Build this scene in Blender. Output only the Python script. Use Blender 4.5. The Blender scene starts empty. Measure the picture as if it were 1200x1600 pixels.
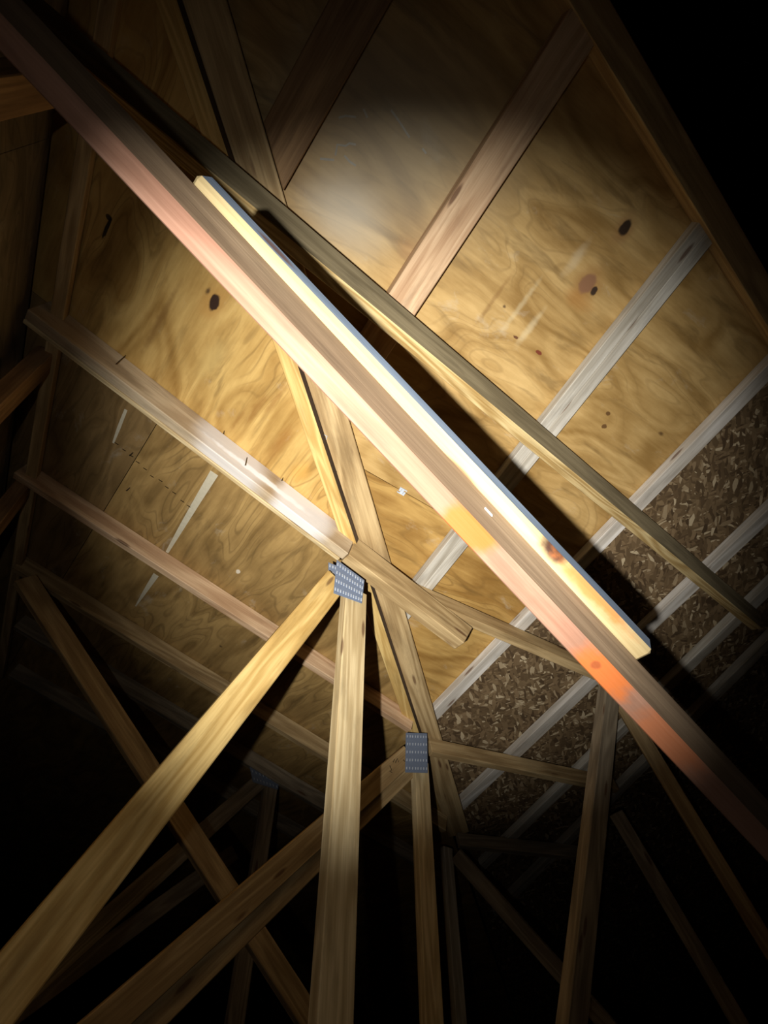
import bpy, bmesh, math, random
from mathutils import Vector, Matrix
random.seed(7)
SC = bpy.context.scene
COL = SC.collection

# ------------------------------------------------------------------ camera
F = 900.0                                   # focal length in pixels of the 1200 x 1600 frame
PITCH = math.radians(50)
CAM = Vector((0, 0, 1.45))
cd = bpy.data.cameras.new('camera'); cam = bpy.data.objects.new('camera', cd); COL.objects.link(cam)
cd.sensor_fit = 'VERTICAL'; cd.sensor_height = 36; cd.sensor_width = 27; cd.lens = 36 * F / 1600
cd.clip_start = 0.02
cam.location = CAM; cam.rotation_euler = (math.pi / 2 + PITCH, 0, 0)
SC.camera = cam
RIGHT = Vector((1, 0, 0)); FWD = Vector((0, math.cos(PITCH), math.sin(PITCH))); DOWN = Vector((0, math.sin(PITCH), -math.cos(PITCH)))
UP = Vector((0, 0, 1))
def vec(x, y, z): return RIGHT * x + DOWN * y + FWD * z      # viewer axes -> world axes
def ray(p): return vec((p[0] - 600) / F, (p[1] - 800) / F, 1.0)
def at(p, z): return CAM + ray(p) * z
class Plane:
    def __init__(s, n, p): s.n = n.normalized(); s.p = p
    def hit(s, px):
        r = ray(px); return CAM + r * ((s.p - CAM).dot(s.n) / r.dot(s.n))
    def off(s, d): return Plane(s.n, s.p + s.n * d)
    def foot(s): return CAM + s.n * (s.p - CAM).dot(s.n)

# ------------------------------------------------------------------ light: a hand torch, nothing else
w = bpy.data.worlds.new('world'); SC.world = w; w.use_nodes = True
w.node_tree.nodes['Background'].inputs[0].default_value = (0, 0, 0, 1)
def torch(name, energy, deg, blend, aim, radius=.012, pos=(-.17, .03, -.3)):
    l = bpy.data.lights.new(name, 'SPOT'); l.energy = energy; l.spot_size = math.radians(deg); l.spot_blend = blend
    l.shadow_soft_size = radius; l.color = (1, .98, .945)
    o = bpy.data.objects.new(name, l); COL.objects.link(o)
    o.location = CAM + vec(*pos)
    d = (at(aim, 2.2) - o.location).normalized()
    o.rotation_euler = d.to_track_quat('-Z', 'Y').to_euler()
torch('torch_beam', 490, 60, 1.0, (636, 770))
torch('torch_spill', 10.5, 98, 1.0, (530, 840))
vs = SC.view_settings; vs.view_transform = 'Standard'; vs.look = 'None'; vs.exposure = 0.0; vs.gamma = 1.0; vs.use_curve_mapping = False

# ------------------------------------------------------------------ materials
def lin(c): return tuple((v / 255 / 12.92 if v / 255 <= .04045 else ((v / 255 + .055) / 1.055) ** 2.4) for v in c) + (1,)
class NT:
    def __init__(s, name, rough=.7, spec=.3):
        s.m = bpy.data.materials.new(name); s.m.use_nodes = True; s.t = s.m.node_tree
        s.b = s.t.nodes['Principled BSDF']; s.b.inputs['Roughness'].default_value = rough
        s.b.inputs['Specular IOR Level'].default_value = spec
    def n(s, typ, **kw):
        o = s.t.nodes.new(typ)
        for k, v in kw.items(): setattr(o, k, v)
        return o
    def put(s, sock, v):
        if isinstance(v, bpy.types.NodeSocket): s.t.links.new(v, sock)
        else: sock.default_value = v
    def math(s, op, a, b=0.0, clamp=False):
        o = s.n('ShaderNodeMath', operation=op, use_clamp=clamp); s.put(o.inputs[0], a); s.put(o.inputs[1], b); return o.outputs[0]
    def mapping(s, v, scale, loc=None, rot=(0, 0, 0)):
        o = s.n('ShaderNodeMapping'); s.put(o.inputs[0], v); o.inputs['Scale'].default_value = scale; o.inputs['Rotation'].default_value = rot
        if loc is not None: s.put(o.inputs['Location'], loc)
        return o.outputs[0]
    def noise(s, v, scale, detail=3, rough=.55, dist=0):
        o = s.n('ShaderNodeTexNoise'); s.put(o.inputs['Vector'], v)
        for k, x in (('Scale', scale), ('Detail', detail), ('Roughness', rough), ('Distortion', dist)): o.inputs[k].default_value = x
        return o.outputs[0]
    def ramp(s, f, stops, interp='LINEAR'):
        o = s.n('ShaderNodeValToRGB'); s.put(o.inputs[0], f); e = o.color_ramp.elements; o.color_ramp.interpolation = interp
        while len(e) < len(stops): e.new(.5)
        for i, (p, c) in enumerate(stops):
            e[i].position = p; e[i].color = c if len(c) == 4 else lin(c)
        return o.outputs[0]
    def mix(s, f, a, b, mode='MIX'):
        o = s.n('ShaderNodeMix', data_type='RGBA', blend_type=mode); s.put(o.inputs[0], f); s.put(o.inputs[6], a); s.put(o.inputs[7], b); return o.outputs[2]
    def done(s, col, height=None, bump=.2, dist=.002):
        s.put(s.b.inputs['Base Color'], col)
        if height is not None:
            o = s.n('ShaderNodeBump'); o.inputs['Strength'].default_value = bump; o.inputs['Distance'].default_value = dist
            s.put(o.inputs['Height'], height); s.put(s.b.inputs['Normal'], o.outputs[0])
        return s.m
    def blob(s, v, c, r, soft=.7):
        """soft elliptical mask, 1 inside: centre c and radii r in object space"""
        wn = s.n('ShaderNodeTexNoise'); s.put(wn.inputs['Vector'], v); wn.inputs['Scale'].default_value = .6 / max(min(r), .004); wn.inputs['Detail'].default_value = 4
        wq = s.n('ShaderNodeVectorMath', operation='MULTIPLY_ADD'); s.put(wq.inputs[0], wn.outputs[1])
        rr = tuple(min(q, .3) for q in r); wq.inputs[1].default_value = tuple(q * .8 for q in rr); wq.inputs[2].default_value = tuple(-q * .4 for q in rr)
        wa = s.n('ShaderNodeVectorMath', operation='ADD'); s.put(wa.inputs[0], v); s.put(wa.inputs[1], wq.outputs[0])
        d = s.n('ShaderNodeVectorMath', operation='SUBTRACT'); s.put(d.inputs[0], wa.outputs[0]); d.inputs[1].default_value = c
        k = s.n('ShaderNodeVectorMath', operation='DIVIDE'); s.put(k.inputs[0], d.outputs[0]); k.inputs[1].default_value = r
        l = s.n('ShaderNodeVectorMath', operation='LENGTH'); s.put(l.inputs[0], k.outputs[0])
        o = s.n('ShaderNodeMapRange', interpolation_type='SMOOTHSTEP'); s.put(o.inputs[0], l.outputs['Value'])
        o.inputs[1].default_value = 1 - soft; o.inputs[2].default_value = 1; o.inputs[3].default_value = 1; o.inputs[4].default_value = 0
        return o.outputs[0]
WHITE = (1, 1, 1, 1)
def lumber_mat(name, dark, light, rings=22, contrast=.6, knots=True, spots=(), rough=.7, spec=.25, shift=None):
    """sawn softwood; grain along the object's own X.  spots: (centre, radii, colour, strength) of stains, knots and painted sheen"""
    t = NT(name, rough, spec)
    v = t.n('ShaderNodeTexCoord').outputs['Object']
    rnd = t.n('ShaderNodeObjectInfo').outputs['Random']
    cmb = t.n('ShaderNodeCombineXYZ'); t.put(cmb.inputs[0], t.math('MULTIPLY', rnd, 37)); t.put(cmb.inputs[1], t.math('MULTIPLY', rnd, 11)); t.put(cmb.inputs[2], t.math('MULTIPLY', rnd, 5))
    off = cmb.outputs[0]
    big = t.noise(t.mapping(v, (.9, 9, 9), off), 1, 2, .5, .3)
    ring = t.math('SINE', t.math('MULTIPLY', big, rings * 2.2))
    ring = t.math('MULTIPLY_ADD', ring, .5); t.t.nodes[-1].inputs[2].default_value = .5
    fib = t.noise(t.mapping(v, (5, 160, 160), off), 1, 3, .6)
    tone = t.noise(t.mapping(v, (1.3, 6, 6), off), 1.6, 3, .6)
    fac = t.math('ADD', t.math('MULTIPLY', ring, .28), t.math('ADD', t.math('MULTIPLY', fib, .55), t.math('MULTIPLY', tone, .4)))
    mid = tuple((a + b) / 2 for a, b in zip(dark, light))
    col = t.ramp(fac, [(.3 - .1 * (1 - contrast), dark), (.58, mid), (.85, light)])
    # grime and weathering
    gr = t.noise(t.mapping(v, (2.5, 12, 12), off), 1.4, 5, .65)
    col = t.mix(t.math('MULTIPLY', t.ramp(gr, [(.5, (0, 0, 0, 1)), (.72, WHITE)]), .38), col, lin(tuple(c * .55 for c in dark)))
    if knots:
        vo = t.n('ShaderNodeTexVoronoi', feature='F1'); t.put(vo.inputs['Vector'], t.mapping(v, (2.6, 13, 13), off)); vo.inputs['Scale'].default_value = 1
        k = t.ramp(vo.outputs['Distance'], [(.07, WHITE), (.12, (0, 0, 0, 1))])
        col = t.mix(t.math('MULTIPLY', k, .75), col, lin((92, 58, 36)))
    for c, r, rgb, st in spots:
        m = t.blob(v, c, r, .5)
        col = t.mix(t.math('MULTIPLY', m, st), col, lin(rgb))
    hue = t.n('ShaderNodeHueSaturation'); t.put(hue.inputs['Color'], col); t.put(hue.inputs['Value'], t.math('MULTIPLY_ADD', rnd, .16)); t.t.nodes[-1].inputs[2].default_value = .92
    return t.done(hue.outputs[0], t.math('ADD', fib, t.math('MULTIPLY', ring, .4)), .35, .0015)
def ply_mat(name, dark, light, seed=(0, 0, 0), marks=(), figure=.45):
    """rotary-cut veneer: contour figure, grain along the object's X"""
    t = NT(name, .62, .3)
    v = t.n('ShaderNodeTexCoord').outputs['Object']
    vv = t.mapping(v, (1, 1, 0), seed)
    field = t.noise(t.mapping(vv, (1.1, 3.6, 1)), 1.15, 2, .45, .25)
    band = t.math('SINE', t.math('MULTIPLY', field, 62))
    band2 = t.math('SINE', t.math('MULTIPLY', field, 24))
    fine = t.noise(t.mapping(vv, (7, 70, 1)), 1, 3, .6)
    cloud = t.noise(t.mapping(vv, (1.6, 3, 1)), 2.2, 5, .62)
    fac = t.math('ADD', t.math('ADD', t.math('MULTIPLY', band, .075), t.math('MULTIPLY', band2, .08)), t.math('ADD', t.math('MULTIPLY', fine, .3), t.math('MULTIPLY', cloud, .62)))
    mid = tuple((a + b) / 2 for a, b in zip(dark, light))
    col = t.ramp(fac, [(.24, dark), (.46, mid), (.72, light)])
    line = t.ramp(t.math('SINE', t.math('MULTIPLY', field, 150)), [(.62, (0, 0, 0, 1)), (.98, WHITE)])
    area = t.ramp(t.noise(t.mapping(vv, (1.2, 2, 1)), 1.5, 2), [(.42, (0, 0, 0, 1)), (.6, WHITE)])
    col = t.mix(t.math('MULTIPLY', t.math('MULTIPLY', line, area), figure), col, lin(tuple(c * .8 for c in dark)))
    streak = t.noise(t.mapping(vv, (2.2, 11, 1)), 1.3, 4, .6, .5)
    col = t.mix(t.math('MULTIPLY', t.ramp(streak, [(.56, (0, 0, 0, 1)), (.68, WHITE)]), .5), col, lin(tuple(c * .72 for c in dark)))
    scuff = t.noise(t.mapping(vv, (3, 5, 1)), 1.7, 6, .7, .4)
    col = t.mix(t.math('MULTIPLY', t.ramp(scuff, [(.6, (0, 0, 0, 1)), (.75, WHITE)]), .35), col, lin((205, 196, 176)))
    for c, r, rgb, st in sorted(marks, key=lambda k: -k[1][0] * k[1][1]):
        m = t.blob(v, (c[0], c[1], 0), (r[0], r[1], 1e3), .35 if st >= .9 else .85)
        col = t.mix(t.math('MULTIPLY', m, st), col, lin(rgb))
    return t.done(col, fine, .25, .001)
def osb_mat(name):
    t = NT(name, .75, .2)
    v = t.n('ShaderNodeTexCoord').outputs['Object']
    warp = t.n('ShaderNodeTexNoise'); t.put(warp.inputs['Vector'], v); warp.inputs['Scale'].default_value = 7
    sc = t.n('ShaderNodeVectorMath', operation='MULTIPLY_ADD'); t.put(sc.inputs[0], warp.outputs[1]); sc.inputs[1].default_value = (.06, .06, 0); t.put(sc.inputs[2], v)
    col = None; h = None
    for i, (a, s) in enumerate(((.2, (20, 72, 1)), (1.0, (17, 80, 1)), (-.7, (22, 66, 1)))):
        vo = t.n('ShaderNodeTexVoronoi', feature='F1'); vo.inputs['Scale'].default_value = 1
        t.put(vo.inputs['Vector'], t.mapping(t.mapping(sc.outputs[0], (1, 1, 0), rot=(0, 0, a)), s))
        sep = t.n('ShaderNodeSeparateColor'); t.put(sep.inputs[0], vo.outputs['Color'])
        c = t.ramp(sep.outputs[0], [(0, (84, 66, 46)), (.5, (118, 96, 68)), (.85, (144, 120, 88)), (1, (206, 186, 150))])
        if col is None: col = c; h = sep.outputs[1]
        else: col = t.mix(t.ramp(sep.outputs[2], [(.5, (0, 0, 0, 1)), (.52, WHITE)]), col, c)
    return t.done(col, h, .6, .003)
def plain(name, rgb, rough=.6, metal=0.0, spec=.4):
    t = NT(name, rough, spec); t.b.inputs['Metallic'].default_value = metal
    v = t.n('ShaderNodeTexCoord').outputs['Object']
    nz = t.noise(v, 60, 3)
    return t.done(t.mix(t.math('MULTIPLY', nz, .5), lin(rgb), lin(tuple(c * .7 for c in rgb))))

M_PALE = lumber_mat('pale_sawn_lumber', (168, 142, 98), (224, 202, 156))
M_GREY = lumber_mat('greyed_lumber', (146, 136, 118), (206, 200, 186), rings=14)
M_YEL = lumber_mat('yellow_pine', (176, 138, 74), (228, 196, 128), rings=30)
M_PINK = lumber_mat('pinkish_fir', (160, 122, 88), (216, 184, 146), rings=16)
M_TAN = lumber_mat('tan_lumber', (140, 112, 72), (204, 176, 128), rings=18)
M_BROWN = lumber_mat('brown_lumber', (112, 84, 56), (170, 136, 96), rings=14)
M_WHITE = lumber_mat('chalky_white_lumber', (160, 150, 134), (228, 222, 212), rings=12)
M_BRACE_SIDE = lumber_mat('brown_grey_side_face', (104, 84, 64), (150, 128, 102), rings=10, contrast=.5)
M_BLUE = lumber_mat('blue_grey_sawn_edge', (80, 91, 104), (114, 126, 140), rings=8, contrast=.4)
M_OLIVE_SHADE = lumber_mat('olive_grey_painted_shade', (104, 92, 68), (146, 132, 102), rings=14)
M_EDGE_SHADE = lumber_mat('painted_shade_edge', (58, 46, 38), (92, 76, 62), rings=8)
M_STREAK = plain('pale_streak_colour', (214, 204, 176), .8)
M_STEEL = plain('galvanised_steel', (130, 144, 168), .6, .1)
M_TOOTH = plain('bright_steel', (214, 222, 230), .5, .1)
M_NAIL = plain('dark_nail_steel', (60, 50, 44), .5, .7)
M_INK = plain('black_ink', (26, 20, 18), .8)
M_CHALK_D = plain('smeared_chalk', (176, 170, 156), .9)
M_CHALK = plain('white_chalk', (225, 222, 214), .9)
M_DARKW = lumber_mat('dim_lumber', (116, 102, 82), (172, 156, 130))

# ------------------------------------------------------------------ builders
def empty(name, loc, label=None, cat=None, group=None, kind=None):
    o = bpy.data.objects.new(name, None); COL.objects.link(o); o.location = loc; o.empty_display_size = .05
    tag(o, label, cat, group, kind); return o
def tag(o, label=None, cat=None, group=None, kind=None):
    for k, v in (('label', label), ('category', cat), ('group', group), ('kind', kind)):
        if v: o[k] = v
    return o
WORLDM = {}
def link(name, me, mat, M, parent=None):
    if mat: me.materials.append(mat)
    o = bpy.data.objects.new(name, me); COL.objects.link(o); WORLDM[o.name] = M
    if parent:
        o.parent = parent
        pm = WORLDM.get(parent.name) or Matrix.Translation(parent.location)
        o.matrix_basis = pm.inverted() @ M
    else: o.matrix_basis = M
    return o
def frame(O, X, Y, Z):
    M = Matrix.Identity(4)
    for i, a in enumerate((X, Y, Z)): M.col[i][:3] = a
    M.col[3][:3] = O
    return M
def box_mesh(name, L, a, b, bev=.003, taper=None, ends=(0, 0)):
    """box centred on the origin, L along X; ends = extra X shear of each end over the Y width"""
    bm = bmesh.new(); bmesh.ops.create_cube(bm, size=1)
    for v in bm.verts:
        s = 0 if v.co.x < 0 else 1
        y = v.co.y
        v.co = Vector((v.co.x * L + ends[s] * y * a, v.co.y * a, v.co.z * b))
    if bev: bmesh.ops.bevel(bm, geom=bm.edges[:], offset=bev, segments=1, affect='EDGES', profile=.5)
    bmesh.ops.recalc_face_normals(bm, faces=bm.faces[:])
    me = bpy.data.meshes.new(name); bm.to_mesh(me); bm.free(); return me
def lumber(name, A, B, ex, a, ey, b, mat, parent=None, bev=.003, ends=(0, 0)):
    """sawn member; A-B is one long edge, faces run a along ex and b along ey from it"""
    ax = (B - A); L = ax.length; ax.normalize()
    ex = (ex - ax * ex.dot(ax)).normalized(); e2 = ax.cross(ex)
    if e2.dot(ey) < 0: zs = -1
    else: zs = 1
    C = (A + B) / 2 + ex * a / 2 + e2 * zs * b / 2
    return link(name, box_mesh(name, L, a, b, bev, ends=ends), mat, frame(C, ax, ex, e2), parent)
def centred(name, A, B, wide, a, b, mat, parent=None, bev=.003, ends=(0, 0)):
    """member on a centre line; a = width along `wide`, b = thickness"""
    ax = (B - A); L = ax.length; ax.normalize(); ex = (wide - ax * wide.dot(ax)).normalized()
    return link(name, box_mesh(name, L, a, b, bev, ends=ends), mat, frame((A + B) / 2, ax, ex, ax.cross(ex)), parent)
def facemat(o, d, mat):
    """give the long face of a board that looks along world direction d its own surface"""
    l = WORLDM[o.name].to_3x3().inverted() @ d.normalized()
    o.data.materials.append(mat)
    for p in o.data.polygons:
        if p.normal.dot(l) > .8: p.material_index = 1
def clip(poly, p, n):
    """keep the side of 2D line (p, n) where (x-p).n >= 0"""
    out = []
    for i in range(len(poly)):
        a, b = poly[i], poly[(i + 1) % len(poly)]
        da = (a[0] - p[0]) * n[0] + (a[1] - p[1]) * n[1]; db = (b[0] - p[0]) * n[0] + (b[1] - p[1]) * n[1]
        if da >= 0: out.append(a)
        if (da >= 0) != (db >= 0):
            k = da / (da - db); out.append((a[0] + (b[0] - a[0]) * k, a[1] + (b[1] - a[1]) * k))
    return out
def slab(name, poly, thick, mat, M, parent):
    """flat panel: 2D outline in the XY of M, thick along +Z (away from the room)"""
    cx = sum(p[0] for p in poly) / len(poly); cy = sum(p[1] for p in poly) / len(poly)
    bm = bmesh.new()
    lo = [bm.verts.new((x, y, 0)) for x, y in poly]; hi = [bm.verts.new((x, y, thick)) for x, y in poly]
    bm.faces.new(lo); bm.faces.new(hi[::-1])
    for i in range(len(poly)):
        j = (i + 1) % len(poly); bm.faces.new((lo[i], hi[i], hi[j], lo[j]))
    bmesh.ops.recalc_face_normals(bm, faces=bm.faces[:])
    me = bpy.data.meshes.new(name); bm.to_mesh(me); bm.free()
    return link(name, me, mat, M, parent)
def tube(name, pts, r, mat, parent=None, seg=6):
    """thin round wire or nail through world points"""
    bm = bmesh.new(); rings = []
    O = pts[0]
    for i, p in enumerate(pts):
        d = (pts[min(i + 1, len(pts) - 1)] - pts[max(i - 1, 0)]).normalized()
        s = d.orthogonal().normalized(); q = d.cross(s)
        rings.append([bm.verts.new(p - O + (s * math.cos(k * 2 * math.pi / seg) + q * math.sin(k * 2 * math.pi / seg)) * r) for k in range(seg)])
    for a, b in zip(rings, rings[1:]):
        for k in range(seg): bm.faces.new((a[k], a[(k + 1) % seg], b[(k + 1) % seg], b[k]))
    bm.faces.new(rings[0][::-1]); bm.faces.new(rings[-1])
    bmesh.ops.recalc_face_normals(bm, faces=bm.faces[:])
    me = bpy.data.meshes.new(name); bm.to_mesh(me); bm.free()
    return link(name, me, mat, Matrix.Translation(O), parent)

# ------------------------------------------------------------------ the two roof slopes and the valley between them
PN = vec(-0.13018794, -0.48266882, 0.86607269)
P0 = Plane(PN, CAM + PN * 2.01775)                # undersides of the strips nailed below the right slope
PD = P0.off(.048)                                 # underside of the right slope's deck
def crack(y): return (470 + .337 * (y - 600), y)  # the valley
A0 = P0.hit(crack(300)); A1 = P0.hit(crack(1125)); AX = (A1 - A0).normalized()
t20 = math.radians(20)
ecam = AX.cross(PN)
cand = [(PN * math.cos(t20) + s * math.sin(t20) * ecam).normalized() for s in (1, -1)]
QN = max(cand, key=lambda c: c.dot(vec(.206, -.548, .81)))
QD = Plane(QN, A0)                                # underside of the left slope's deck
UP_R = vec(0.56208925, -0.7555041, -0.33655493); UP_R = (UP_R - PN * UP_R.dot(PN)).normalized()   # up the right slope
VP = PN.cross(UP_R).normalized()
if VP.dot(vec(.82, .43, .37)) < 0: VP = -VP       # along the right slope
r1a, r1b = QD.hit((92, 477)), QD.hit((517, 807))
UQ = (r1b - r1a).normalized()                     # down the left slope, along its chords
VQ = QN.cross(UQ).normalized()
if VQ.dot(vec(-.5, .5, .7)) < 0: VQ = -VQ
HR = Vector((UQ.x, UQ.y, 0)).normalized(); TN = HR.cross(UP).normalized()
if TN.dot(FWD) > 0: TN = -TN                      # truss normal, towards the viewer
def uv(pl_o, ex, ey, p): d = p - pl_o; return (d.dot(ex), d.dot(ey))

# ---- right slope deck (structure): plywood panels, then strand board beyond the fourth strip
OP = PD.hit((628, 767)); MP = frame(OP, VP, UP_R, VP.cross(UP_R))
if MP.col[2].to_3d().dot(PN) < 0: MP = frame(OP, VP, -UP_R, VP.cross(-UP_R)); YP = -UP_R
else: YP = UP_R
def pxP(px): return uv(OP, VP, YP, PD.hit(px))
DL0, DL1 = P0.hit((900, 57)), P0.hit((1200, 542)); DDIR = (DL1 - DL0).normalized()
ridge_n = DDIR.cross(PN).normalized()
if ridge_n.dot(UP_R) < 0: ridge_n = -ridge_n
ceiling_p = empty('ceiling', OP, 'boarded underside of the right roof slope, plywood then strand board', kind='structure')
def vclip(poly, O, ex, ey, keep, gap):
    p = uv(O, ex, ey, A0 + keep * gap); n = (keep.dot(ex), keep.dot(ey)); return clip(poly, p, n)
side_p = AX.cross(PN).normalized()
if side_p.dot(UP_R) < 0: side_p = -side_p
def panel_p(s0, s1, t0, t1, mat, name):
    g = .0015
    poly = [(s0 + g, t0 + g), (s1 - g, t0 + g), (s1 - g, t1 - g), (s0 + g, t1 - g)]
    poly = vclip(poly, OP, VP, YP, side_p, .012)
    rp = uv(OP, VP, YP, DL0 + ridge_n * .09); poly = clip(poly, rp, (-ridge_n.dot(VP), -ridge_n.dot(YP)))
    if len(poly) > 2: return slab(name, poly, .012, mat, MP, ceiling_p)
sgn = 1 if YP.dot(UP_R) > 0 else -1
S4 = pxP((962, 812))[0] + .035
T1 = (pxP((732, 1082))[1] + pxP((840, 1115))[1]) / 2
def pm(px, r, rgb, st): return (pxP(px), r, rgb, st)
BIGT = 4.0 * sgn
marks1 = [pm((977, 356), (.022, .035), (40, 28, 20), .95), pm((977, 356), (.05, .08), (150, 104, 60), .5),
          pm((918, 443), (.034, .042), (140, 100, 72), .9), pm((928, 455), (.014, .02), (46, 32, 26), .95), pm((918, 443), (.075, .1), (150, 102, 50), .55),
          pm((900, 405), (.03, .09), (222, 208, 176), .3), pm((905, 470), (.09, .05), (170, 116, 50), .5),
          pm((812, 480), (.015, .16), (216, 200, 160), .35), pm((826, 515), (.02, .1), (224, 208, 168), .4), pm((842, 551), (.018, .008), (112, 44, 30), .9), pm((806, 527), (.012, .006), (92, 50, 30), .9),
          pm((770, 470), (.012, .16), (130, 92, 46), .45), pm((788, 479), (.01, .008), (70, 48, 30), .8),
          pm((944, 666), (.014, .012), (96, 66, 36), .9), pm((950, 646), (.012, .01), (96, 66, 36), .9), pm((1033, 678), (.02, .012), (86, 60, 34), .85),
          pm((600, 230), (.5, .45), (150, 142, 124), .62), pm((540, 330), (.2, .16), (196, 186, 166), .6), pm((640, 390), (.06, .05), (150, 108, 66), .4),
          pm((760, 200), (.3, .3), (150, 134, 104), .3)]
def M2(a, b): return (min(a, b), max(a, b))
ply_p1 = ply_mat('golden_plywood', (150, 116, 62), (208, 174, 114), (3.1, 1.2, 0), marks1, .25)
ply_p2 = ply_mat('amber_plywood', (146, 108, 52), (204, 166, 98), (8.3, 4.2, 0), [pm((722, 960), (.004, .07), (150, 60, 40), .5)])
OSB = osb_mat('strand_board')
ta, tb = M2(0, BIGT)
pan = panel_p(-3, S4, *M2(0, BIGT), ply_p1, 'plywood_panel')
panel_p(-3, S4, *M2(0, -BIGT), ply_p2, 'plywood_panel')
S5 = S4 + 2.44
for s0, s1 in ((S4, S5), (S5, S5 + 2.44)):
    panel_p(s0, s1, *M2(T1, BIGT), OSB, 'strand_board_panel')
    panel_p(s0, s1, *M2(T1, -BIGT), OSB, 'strand_board_panel')

# ---- left slope deck (structure)
side_q = AX.cross(QN).normalized()
if side_q.dot(UQ) > 0: side_q = -side_q                     # away from the valley, up the left slope
OQ = QD.hit((222, 700)); XQ = VQ; YQ = UQ
MQ = frame(OQ, XQ, YQ, XQ.cross(YQ))
if MQ.col[2].to_3d().dot(QN) < 0: YQ = -UQ; MQ = frame(OQ, XQ, YQ, XQ.cross(YQ))
def pxQ(px): return uv(OQ, XQ, YQ, QD.hit(px))
ceiling_q = empty('ceiling', OQ, 'plywood underside of the left roof slope running up to the left wall', kind='structure')
E0, E1 = QD.hit((128, 240)), QD.hit((48, 745)); EDIR = Vector((E1.x - E0.x, E1.y - E0.y, 0)).normalized()
WN = EDIR.cross(UP).normalized()
if WN.dot(HR) < 0: WN = -WN                                # wall normal, into the room
def panel_q(x0, x1, y0, y1, mat):
    g = .0015
    poly = [(x0 + g, y0 + g), (x1 - g, y0 + g), (x1 - g, y1 - g), (x0 + g, y1 - g)]
    poly = vclip(poly, OQ, XQ, YQ, side_q, .004)
    e = E0 - WN * .12; poly = clip(poly, uv(OQ, XQ, YQ, e), (WN.dot(XQ), WN.dot(YQ)))
    if len(poly) > 2: return slab('plywood_panel', poly, .012, mat, MQ, ceiling_q)
def qm(px, r, rgb, st): return (pxQ(px), r, rgb, st)
marksq = [qm((335, 473), (.036, .021), (40, 22, 18), .97), qm((335, 470), (.11, .06), (176, 128, 62), .6), qm((325, 455), (.02, .01), (60, 40, 26), .8),
          qm((167, 356), (.05, .007), (30, 22, 16), .95), qm((170, 340), (.01, .014), (30, 22, 16), .9),
          qm((250, 500), (.22, .018), (120, 84, 40), .5), qm((400, 640), (.12, .02), (134, 88, 34), .55), qm((430, 625), (.11, .018), (134, 88, 34), .5), qm((372, 655), (.1, .012), (134, 88, 34), .45),
          qm((440, 690), (.12, .035), (150, 98, 40), .45), qm((330, 560), (.14, .05), (206, 176, 110), .5), qm((470, 740), (.08, .05), (212, 160, 76), .5)]
ply_q1 = ply_mat('honey_plywood', (158, 120, 60), (216, 180, 110), (5.2, 9.4, 0), marksq)
ply_q2 = ply_mat('olive_plywood', (128, 100, 56), (186, 152, 94), (1.7, 6.6, 0), [qm((372, 893), (.018, .012), (226, 214, 190), .9), qm((345, 1010), (.012, .012), (60, 46, 30), .8)])
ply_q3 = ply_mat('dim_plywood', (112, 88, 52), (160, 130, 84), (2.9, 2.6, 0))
xr1 = pxQ((300, 640))[0] + .02
panel_q(-5, xr1, -6, 6, ply_q1)
fl = 1 if YQ.dot(UQ) > 0 else -1
panel_q(xr1, 6, *M2(0, 6 * fl), ply_q2)
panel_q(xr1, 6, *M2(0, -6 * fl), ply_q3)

# ---- left wall (structure) with its studs, and the floor far below the view
FLOOR = 0.0
wall_o = E0 - WN * .1
wall_l = empty('wall_left', Vector((wall_o.x, wall_o.y, 0)), 'boarded wall at the far left under the upper ends of the rafters', kind='structure')
def wall_board(s0, s1, z0, z1):
    M = frame(wall_o, EDIR, UP, EDIR.cross(UP))
    return slab('plywood_panel', [(s0, z0 - wall_o.z), (s1 - .002, z0 - wall_o.z), (s1 - .002, z1 - wall_o.z), (s0, z1 - wall_o.z)], .012, M_WALLPLY, M, wall_l)
M_WALLPLY = ply_mat('grey_brown_plywood', (104, 92, 72), (150, 136, 112), (4, 7, 0))
ztop = E0.z - .01
for k in range(-2, 4): wall_board(k * 1.22, (k + 1) * 1.22, FLOOR, ztop)
fm = bpy.data.meshes.new('floor'); fm.from_pydata([(-5, -4, 0), (6, -4, 0), (6, 8, 0), (-5, 8, 0)], [], [(0, 1, 2, 3)])
fo = link('floor', fm, plain('dusty_floor_boards', (92, 78, 62), .9), Matrix.Identity(4))
tag(fo, 'dusty boarded attic floor below the trusses', kind='structure')

# ------------------------------------------------------------------ strips under the right slope
def strip(e1L, e2L, e1R, e2R, drop, mat, label, lo=None, hi=None):
    """flat strip; left and right edges of its underside given on the plane `drop` below P0"""
    pl = P0.off(-drop)
    l0, l1, r0, r1 = (pl.hit(p) for p in (e1L, e2L, e1R, e2R))
    d = ((l1 - l0).normalized() + (r1 - r0).normalized()).normalized()
    side = PN.cross(d).normalized()
    if side.dot(VP) < 0: side = -side
    a = ((l0 + l1) / 2 - l0).dot(side); wl = ((l0 + l1) / 2); wr = ((r0 + r1) / 2)
    width = max(.03, (wr - wl).dot(side))
    c = (wl + wr) / 2 ; c = c - d * 0
    # run from the valley board up to the ridge beam
    def cross_line(p, n): return (p - c).dot(n) / d.dot(n)
    t0 = cross_line(VB_R, VB_N) + .004; t1 = cross_line(DL0, ridge_n) + .03
    if lo is not None: t0 = lo
    h = .046 + drop
    A = c + d * t0 - side * width / 2; B = c + d * t1 - side * width / 2
    e0 = VBD.dot(d) / VBD.dot(side); e1 = DDIR.dot(d) / DDIR.dot(side)
    o = lumber('rafter', A, B, side, width, PN, h, mat, ends=(e0, e1))
    tag(o, label, 'rafter', 'rafters under the right roof slope'); return o
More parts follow.
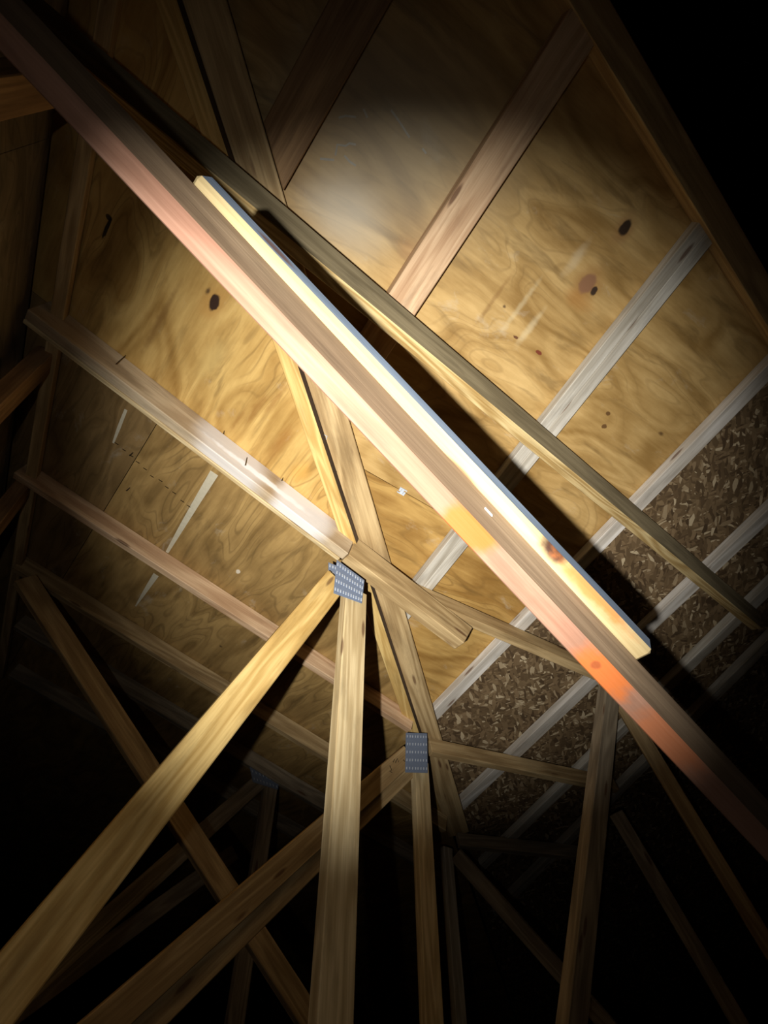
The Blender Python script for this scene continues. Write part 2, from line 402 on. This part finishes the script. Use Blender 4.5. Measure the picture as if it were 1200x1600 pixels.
# valley boards first: the right one is flush with the strips
vb_a, vb_b = P0.hit((354, 0)), P0.hit((690, 1152)); VBD = (vb_b - vb_a).normalized()
VB_N = PN.cross(VBD).normalized()
if VB_N.dot(UP_R) < 0: VB_N = -VB_N
VB_R = vb_a
wv = (P0.hit((547, 660)) - P0.hit(crack(660))).dot(VB_N)
o = lumber('valley_board', vb_a - VBD * .15, vb_b + VBD * .9, -VB_N, wv - .002, PN, .046, M_TAN)
tag(o, 'wide weathered valley board running from plate to plate, right of the nailed crack', 'board')
VALLEY_R = o
pq = QD.off(-.040)
v0, v1 = pq.hit((470, 600)), pq.hit((600, 985)); vd = (v1 - v0).normalized(); vn = QN.cross(vd).normalized()
if vn.dot(side_q) < 0: vn = -vn
wl = abs((pq.hit((445, 600)) - v0).dot(vn))
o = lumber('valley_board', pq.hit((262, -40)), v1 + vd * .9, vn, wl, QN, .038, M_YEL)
facemat(o, -vn, M_EDGE_SHADE)  # side face beside the crack coloured dark, its shade painted in
tag(o, 'narrow yellow valley board, left of the nailed crack', 'board')
VALLEY_L = o
strip((420, 172), (475, 75), (444, 300), (532, 135), .0, M_BROWN, 'dim wide rafter nearest the top, meeting the valley board above the long beam')
strip((607.5, 460), (775, 197), (648.7, 492.5), (850, 190), .02, M_PINK, 'broad pinkish rafter running up between the chalk marks and the split knot')
r3 = strip((660, 897), (1085, 357), (677, 898), (1094, 376), .0, M_GREY, 'grey doubled rafter with a seam along it, ending at the ridge beam')
r3b = strip((677, 898), (1094, 376), (694, 900), (1102, 395), .002, M_GREY, 'x')
# the doubled rafter is one thing of two plies
dbl = empty('rafter', WORLDM[r3.name].translation, r3['label'], 'rafter', 'rafters under the right roof slope')
for q in (r3, r3b):
    M = WORLDM[q.name]; q.name = 'ply'; WORLDM[q.name] = M; q.parent = dbl; q.matrix_basis = Matrix.Translation(dbl.location).inverted() @ M
    for k in ('label', 'category', 'group'): del q[k]
strip((680, 1105), (1150, 625), (685, 1127), (1160, 635), .0, M_WHITE, 'whitish narrow rafter where plywood meets strand board')
strip((800, 1176), (1085, 906), (820, 1177), (1095, 917), .0, M_WHITE, 'pale narrow rafter crossing the strand board, next right of the plywood edge')
strip((797, 1305), (1154, 960), (812, 1308), (1164, 968), .0, M_GREY, 'dim narrow rafter, second one on the strand board')
strip((820, 1375), (1145, 1055), (834, 1378), (1153, 1062), .0, M_GREY, 'almost dark narrow rafter, third one on the strand board')

# ridge beam closing the right slope
pd_ = P0.off(-.025)
d0, d1 = pd_.hit((907, 32)), pd_.hit((1192, 500)); dd = (d1 - d0).normalized(); dn = PN.cross(dd).normalized()
if dn.dot(UP_R) < 0: dn = -dn
o = lumber('ridge_beam', d0 - dd * 1.5, d1 + dd * 2.5, dn, .089, PN, .085, M_TAN)
tag(o, 'dim brown ridge beam at the upper right with darkness beyond it', 'beam')

# ------------------------------------------------------------------ the long beam close under the right slope
ba, bb = P0.off(-.205).hit((450, 325)), P0.off(-.005).hit((1183, 952)); bx = (bb - ba).normalized()
r0 = -PN; s0 = bx.cross(r0).normalized(); r0 = s0.cross(bx)
ca = r0 * math.cos(.58) + s0 * math.sin(.58); cb = -r0 * math.sin(.58) + s0 * math.cos(.58)
M_CATH = lumber_mat('cathedral_grain_lumber', (150, 116, 62), (220, 196, 142), rings=46, contrast=1)
o = lumber('purlin_beam', ba - bx * .85, bb + bx * .02, ca, .096, cb, .047, M_CATH)
facemat(o, -cb, M_OLIVE_SHADE)  # darker colour paints in the shade of the grazingly lit upper face
tag(o, 'long straight beam with bold wavy grain crossing under the rafters, upper right of the brace', 'beam')

# ------------------------------------------------------------------ T-shaped diagonal brace nearest the viewer
BA, BB = CAM + vec(-.257, -.393, .771), CAM + vec(.599, .499, .899)
BX = (BB - BA).normalized(); Ba = vec(-.657, .558, .506); Bb = vec(.306, -.416, .856)
brace = empty('diagonal_brace', (BA + BB) / 2, 'large T-shaped diagonal brace with orange stains crossing the whole view', 'brace')
s_or = []
def brace_x(px):                                   # position along the brace of a pixel on its narrow face
    r = ray(px); n = Bb; t = (BA - CAM).dot(n) / r.dot(n); X = CAM + r * t; return (X - ((BA - BX * .5) + (BB + BX * .45)) / 2).dot(BX)
xs = [brace_x(p) for p in ((690, 790), (772, 868), (905, 1000), (1010, 1090), (1060, 1140), (940, 1035))]
def sp(x0, x1, rgb, st): return (((x0 + x1) / 2, 0, -.045 * BSGN), ((x1 - x0) / 2, .08, .02), rgb, st)
_ax = BX; _ex = (Ba - _ax * Ba.dot(_ax)).normalized(); BSGN = 1 if _ax.cross(_ex).dot(Bb) > 0 else -1
M_BRACE = lumber_mat('pink_fir_with_orange_stain', (106, 74, 57), (140, 106, 87), rings=16, contrast=.5,
                     spots=[sp(xs[0], xs[1], (158, 76, 16), .8), sp(xs[2], xs[3], (166, 84, 22), .75), sp(xs[3], xs[4] + .1, (160, 84, 32), .45), ((xs[5], 0, -.045 * BSGN), (.01, .01, .02), (120, 60, 30), .8)])
web = lumber('board', BA - BX * .5, BB + BX * .45, Ba, .038, Bb, .089, M_BRACE, brace)
facemat(web, -Ba, M_BRACE_SIDE)  # wide face gets a browner, greyer colour than the narrow one
web['label'] = 'pinkish brace board with orange stained patches'
# flange: flat board nailed to the far edge; its ends by pixel
fl_o = Bb * .0892 - Ba * .0255
def along(px, off, n):
    r = ray(px); t = (BA + off - CAM).dot(n) / r.dot(n); X = CAM + r * t; return (X - BA).dot(BX)
f0 = along((305, 275), fl_o, Bb); f1 = along((1003, 1032), fl_o, Bb)
M_FLANGE = lumber_mat('cream_pine', (130, 110, 72), (160, 144, 106), rings=12, contrast=.4,
                      spots=[((f1 - (f0 + f1) / 2 - .24, .04, 0), (.035, .022, .05), (50, 26, 16), .97), ((f1 - (f0 + f1) / 2 - .14, .038, 0), (.12, .014, .05), (168, 98, 46), .8)])
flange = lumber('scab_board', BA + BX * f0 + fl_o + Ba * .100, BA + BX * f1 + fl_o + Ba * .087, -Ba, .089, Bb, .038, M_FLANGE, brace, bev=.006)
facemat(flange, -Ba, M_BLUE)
flange['label'] = 'cream board nailed along the far edge of the brace, with rounded end'
chip = along((762, 803), Bb * .06, -Ba)
link('chip', box_mesh('chip', .018, .006, .002, .001), M_CHALK, frame(BA + BX * chip + Bb * .055 - Ba * .0005, BX, Bb, BX.cross(Bb)), brace)

# ------------------------------------------------------------------ trusses
NQ = -QN
foot_q = QD.foot()
qside = VQ                                        # away from the viewer's foot point on the left slope
def top_chord(name, p0, p1, h, wdt, mat, parent, ends=(0, 0)):
    a, b = QD.hit(p0), QD.hit(p1)
    return lumber(name, a, b, NQ, h, qside, wdt, mat, parent, ends=ends)
class Truss:
    def __init__(s, p0, p1, h, wdt, label):
        a, b = QD.hit(p0), QD.hit(p1)
        s.mid = (a + b) / 2 + NQ * h / 2 + qside * wdt / 2
        s.pl = Plane(TN, s.mid)
        base = s.pl.hit(p1); s.root = empty('truss', Vector((base.x, base.y, FLOOR)), label, 'truss', 'roof trusses standing in a row across the attic')
    def web(s, name, p0, p1, mat, width=.089, thick=.038, shift=0, to_floor=True, grow0=0):
        pl = s.pl.off(shift); a, b = pl.hit(p0), pl.hit(p1)
        d = (b - a).normalized(); a = a - d * grow0
        if to_floor: b = a + d * ((FLOOR + .002 - a.z) / d.z)
        return centred(name, a, b, TN.cross(d), width, thick, mat, s.root)
    def post(s, name, p0, mat, width=.089, thick=.038, shift=0):
        a = s.pl.off(shift).hit(p0); b = Vector((a.x, a.y, FLOOR + .002))
        return centred(name, a, b, HR, width, thick, mat, s.root)
def plate(px4, pl, rows, cols, parent):
    """punched metal connector plate: steel sheet plus rows of bright tooth slots"""
    c = [pl.hit(p) for p in px4]; O = sum(c, Vector()) / 4
    bm = bmesh.new(); n = pl.n if pl.n.dot(CAM - O) > 0 else -pl.n
    lo = [bm.verts.new(p - O) for p in c]; hi = [bm.verts.new(p - O + n * .0016) for p in c]
    bm.faces.new(lo[::-1]); bm.faces.new(hi)
    for i in range(4): bm.faces.new((lo[i], lo[(i + 1) % 4], hi[(i + 1) % 4], hi[i]))
    bmesh.ops.recalc_face_normals(bm, faces=bm.faces[:])
    me = bpy.data.meshes.new('connector_plate'); bm.to_mesh(me); bm.free()
    o = link('connector_plate', me, M_STEEL, Matrix.Translation(O), parent); o['label'] = 'punched galvanised steel connector plate'
    bm = bmesh.new()
    for r in range(rows):
        for k in range(cols):
            u_ = (k + .5 + random.uniform(-.1, .1)) / cols; v_ = (r + .5) / rows
            p = (c[0] * (1 - u_) + c[1] * u_) * (1 - v_) + (c[3] * (1 - u_) + c[2] * u_) * v_ - O + n * .0022
            eu = (c[1] - c[0]).normalized(); ev = (c[3] - c[0]).normalized()
            q = [bm.verts.new(p + eu * a * .0017 + ev * b * .006 + n * d) for d in (-.0008, .0018) for a, b in ((-1, -1), (1, -1), (1, 1), (-1, 1))]
            for f in ((0, 3, 2, 1), (4, 5, 6, 7), (0, 1, 5, 4), (1, 2, 6, 5), (2, 3, 7, 6), (3, 0, 4, 7)): bm.faces.new([q[i] for i in f])
    me = bpy.data.meshes.new('plate_teeth'); bm.to_mesh(me); bm.free()
    t = link('plate_teeth', me, M_TOOTH, Matrix.Translation(O), o); t['kind'] = 'stuff'
    return o

# nearest truss
t1 = Truss((80, 469), (560, 842), .12, .042, 'nearest roof truss with top chord bright with painted-in sheen and yellow diagonal web')
M_R1 = lumber_mat('tan_lumber_with_painted_sheen', (146, 122, 92), (202, 182, 150), rings=12, contrast=.5,
                  spots=[((.12, 0, 0), (.2, .2, .2), (226, 224, 222), .6), ((.27, .01, 0), (.3, .02, .1), (240, 242, 244), .75), ((.46, 0, 0), (.16, .2, .2), (232, 230, 228), .7)])  # white spots paint the torch sheen into the chord's colour
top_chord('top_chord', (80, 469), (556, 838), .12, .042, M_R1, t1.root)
a_, b_ = QD.hit((80, 469)), QD.hit((553, 836))
lumber('chord_strip', a_ + qside * .0425, b_ + qside * .0425, NQ, .123, qside, .018, M_PALE, t1.root)
st_ = top_chord('chord_extension', (557, 839), (734, 977), .12, .06, M_TAN, t1.root, ends=(0, -.3))
st_['label'] = 'brown chord extension cut off square past the plate'
t1.post('king_post', (553, 925), M_PALE, width=.095, thick=.04)
w1 = t1.web('diagonal_web', (523, 908), (-5, 1560), M_YEL, width=.092)
plate([(526, 875), (569, 907), (565, 943), (521, 927)], t1.pl.off(.024), 4, 11, t1.root)
o = plate([(513, 879), (530, 886), (530, 906), (513, 899)], t1.pl.off(-.022), 2, 4, t1.root); o['label'] = 'edge of the matching plate on the far face'
# second truss
t2 = Truss((45, 722), (650, 1113), .089, .038, 'second roof truss with pinkish top chord and square plate at the valley foot')
top_chord('top_chord', (45, 722), (648, 1117), .089, .038, M_PINK, t2.root)
t2.post('king_post', (655, 1190), M_PALE, width=.089)
t2.web('diagonal_web', (636, 1180), (180, 1585), M_TAN, width=.089, shift=.02)
t2.web('diagonal_web', (640, 1198), (212, 1610), M_TAN, width=.089, shift=-.02)
plate([(634, 1145), (667, 1146), (668, 1208), (633, 1207)], t2.pl.off(.041), 5, 8, t2.root)
# third truss
t3 = Truss((40, 865), (705, 1290), .089, .038, 'third roof truss, dim, with long web slanting down right behind the yellow one')
top_chord('top_chord', (40, 868), (700, 1275), .089, .038, M_TAN, t3.root)
t3.post('king_post', (697, 1325), M_GREY, width=.07)
t3.web('diagonal_web', (38, 905), (487, 1600), M_TAN, width=.1)
# fourth truss
t4 = Truss((40, 960), (560, 1270), .089, .038, 'fourth roof truss, barely lit, with small post below a dusty plate')
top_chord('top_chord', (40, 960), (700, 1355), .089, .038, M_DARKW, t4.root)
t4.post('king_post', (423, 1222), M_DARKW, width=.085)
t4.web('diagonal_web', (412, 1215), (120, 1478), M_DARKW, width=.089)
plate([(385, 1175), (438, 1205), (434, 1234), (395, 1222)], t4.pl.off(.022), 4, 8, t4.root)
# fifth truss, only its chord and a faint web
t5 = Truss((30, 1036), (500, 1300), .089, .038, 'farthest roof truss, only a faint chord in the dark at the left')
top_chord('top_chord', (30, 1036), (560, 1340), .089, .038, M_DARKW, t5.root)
t5.web('diagonal_web', (300, 1380), (150, 1490), M_DARKW, width=.089, grow0=.3)

# ------------------------------------------------------------------ level chords under the right slope with their webs
def level(p0, p1, h, wdt, mat, name='top_chord', parent=None, back=0, fwd=0):
    a, b = P0.off(-.004).hit(p0), P0.off(-.004).hit(p1); d = (b - a).normalized(); a = a - d * back; b = b + d * fwd
    s = PN.cross(d).normalized()
    if s.dot(UP_R) > 0: s = -s
    return lumber(name, a, b, -PN, h, s, wdt, mat, parent), a, b
root = empty('girder_truss', Vector((1.1, 2.4, 0)), 'dark chord under the strand board with two webs spreading below the brace', 'truss')
c1, ca1, cb1 = level((682, 925), (875, 1010), .095, .045, M_TAN, parent=root, back=.24, fwd=.22)
n1 = at((958, 1075), 2.98)
def rod(name, A, B, wide, a, b, mat, parent):
    d = (B - A).normalized(); B = A + d * ((FLOOR + .002 - A.z) / d.z); return centred(name, A, B, wide, a, b, mat, parent)
T1A, T1B = at((952, 1075), 2.88), at((893, 1600), 2.0)
rod('diagonal_web', T1A, T1B, vec(.86, .1, .5), .089, .062, M_DARKW, root)
rod('diagonal_web', at((968, 1095), 2.95), at((1200, 1478), 2.6), vec(.8, -.5, 0), .07, .038, M_TAN, root)
o, _, _ = level((670, 1152), (882, 1197), .089, .038, M_TAN, 'level_chord', None, back=.0, fwd=.35)
tag(o, 'short yellowish level chord running right from the square plate', 'beam')
o, _, _ = level((715, 1300), (880, 1318), .08, .038, M_DARKW, 'level_chord', None, fwd=.3)
tag(o, 'barely visible level chord in the dark below the square plate', 'beam')
A = at((962, 1270), 3.3); o = rod('web_member', A, at((1150, 1590), 2.8), vec(.8, -.5, 0), .08, .038, M_DARKW, None)
tag(o, 'faint slanting web in the dark at the lower right corner', 'beam')
A = at((712, 1335), 3.35); o = rod('web_member', A, at((885, 1530), 3.0), vec(.7, -.7, 0), .08, .038, M_DARKW, None)
tag(o, 'faint slanting web in the dark right of the dim grey post', 'beam')

# ------------------------------------------------------------------ wall studs and top plate at the left
def stud(px, label, width=.089):
    pl = Plane(WN, E0 - WN * .0); a = pl.hit(px); b = Vector((a.x, a.y, FLOOR + .002))
    o = centred('stud', a, b, EDIR, width, .06, M_BROWN); tag(o, label, 'stud', 'studs of the left wall'); return o
stud((80, 127), 'brown wall stud highest at the upper left edge')
stud((70, 560), 'brown wall stud under the upper end of the nearest truss')
stud((47, 748), 'dark wall stud under the upper end of the second truss')
tp = E0 - QN * .05; tq = QD.hit((80, 480)) - QN * .05
o = lumber('top_plate', E0 - EDIR * .6 - UP * .06, E0 + EDIR * 3.0 - UP * .06, UP, .045, WN, .045, M_TAN)
tag(o, 'thin lit edge of wall plate rising at the left', 'board')

# ------------------------------------------------------------------ small things nailed, stuck and written on the boards
def nail(pl, p0, p1, parent, r=.0016, lift=.02, mat=None):
    """nail shank standing out of plane pl between two pixels"""
    a = pl.hit(p0); b = pl.off(-lift).hit(p1)
    return tube('nail', [a, (a + b) / 2, b], r, mat or M_NAIL, parent)
vb_pl = P0.off(-.002)
for pts in ([(505, 678), (511, 682), (508, 690), (500, 687)], [(499, 690), (506, 694), (511, 693)], [(512, 720), (518, 725), (516, 732)], [(519, 735), (524, 733), (526, 738)], [(543, 820), (547, 826), (549, 818)]):
    tube('bent_nail', [vb_pl.off(-.004).hit(p) for p in pts], .0016, M_NAIL if pts[0][1] % 2 else M_TOOTH, VALLEY_R)
chord = [o for o in t1.root.children if o.name.startswith('top_chord')][0]
sidep = Plane(-VQ, QD.hit((300, 637)))
for p0, p1 in (((200, 552), (181, 569)), ((352, 668), (349, 678)), ((386, 715), (383, 727)), ((443, 745), (440, 751)), ((205, 555), (201, 551))):
    a = sidep.hit(p0); b = sidep.off(.012).hit(p1); tube('nail', [a, (a + b) / 2, b], .0016, M_NAIL, chord)
for k in range(11):                                # nails that missed, in a row between the first two chords
    f_ = k / 10; p = (181 + 111 * f_ + random.uniform(-2, 2), 693 + 96 * f_ + random.uniform(-2, 2))
    if k in (3, 4): p = (p[0], p[1])
    nail(QD, p, (p[0] + 5, p[1] + 3.5), ceiling_q, .0014, .012)
for p in ((203, 762), (208, 707)): nail(QD, p, (p[0] - 6, p[1] + 5), ceiling_q, .002, .02)
# H-shaped sheathing clip on the panel joint
cp = PD.hit((628, 767)); cm = frame(cp - PN * .004, VP, YP, VP.cross(YP))
bm = bmesh.new()
for c, d in (((0, .011, 0), (.034, .004, .006)), ((0, -.011, 0), (.034, .004, .006)), ((0, 0, 0), (.012, .02, .004)), ((.012, .004, -.001), (.008, .014, .005)), ((-.012, -.004, -.001), (.008, .014, .005))):
    g = bmesh.ops.create_cube(bm, size=1)
    for v in g['verts']: v.co = Vector((v.co.x * d[0] + c[0], v.co.y * d[1] + c[1], v.co.z * d[2] + c[2]))
me = bpy.data.meshes.new('panel_clip'); bm.to_mesh(me); bm.free()
o = link('panel_clip', me, M_TOOTH, cm); tag(o, 'small shiny metal clip on the joint between two plywood panels', 'clip')
# thin pale ribbons for the tapered streaks on the left slope
def ribbon(name, pl, pts, ws, mat, parent, thick=.0012):
    """flat stroke on a plane: pixel centre line and widths in metres"""
    P = [pl.hit(p) for p in pts]; O = P[0]; bm = bmesh.new(); rows = []
    n = -pl.n
    for i, p in enumerate(P):
        d = (P[min(i + 1, len(P) - 1)] - P[max(i - 1, 0)]).normalized(); s = n.cross(d).normalized() * ws[i] / 2
        rows.append([bm.verts.new(p - O + q) for q in (-s, s, s + n * thick, -s + n * thick)])
    for a, b in zip(rows, rows[1:]):
        for k in range(4): bm.faces.new((a[k], a[(k + 1) % 4], b[(k + 1) % 4], b[k]))
    bm.faces.new(rows[0][::-1]); bm.faces.new(rows[-1]); bmesh.ops.recalc_face_normals(bm, faces=bm.faces[:])
    me = bpy.data.meshes.new(name); bm.to_mesh(me); bm.free()
    return link(name, me, mat, Matrix.Translation(O), parent)
ribbon('pale_streak', QD, [(335, 739), (310, 780), (285, 822), (261, 863)], [.036, .03, .024, .014], M_STREAK, ceiling_q)
ribbon('pale_streak', QD, [(244, 898), (228, 922), (212, 947)], [.028, .02, .006], M_STREAK, ceiling_q)
ribbon('pale_streak', QD, [(197, 640), (186, 668), (177, 692)], [.012, .014, .008], M_STREAK, ceiling_q)
# chalk strokes on the right slope
for pts in ([(529, 184), (540, 181), (556, 183)], [(568, 170), (574, 184)], [(524, 243), (527, 226), (540, 228), (546, 224), (556, 226)], [(500, 248), (522, 250)], [(538, 243), (547, 253), (556, 259)], [(611, 172), (624, 190), (640, 215)], [(660, 232), (666, 240)]):
    ribbon('chalk_mark', PD, pts, [.006] * len(pts), M_CHALK_D, ceiling_p, .0006)
# hand-written mark on the second truss web
wb = [o for o in t2.root.children if o.name.startswith('diagonal_web')][0]
tp_ = t2.pl.off(.0395)
def stroke(pts, wd=.0035): ribbon('ink_mark', tp_, pts, [wd] * len(pts), M_INK, wb, .0004)
stroke([(609, 1196), (612, 1203), (609, 1205), (613, 1207)]); stroke([(614, 1191), (617, 1186), (618, 1192), (621, 1185), (623, 1191)]); stroke([(630, 1187), (633, 1190)])
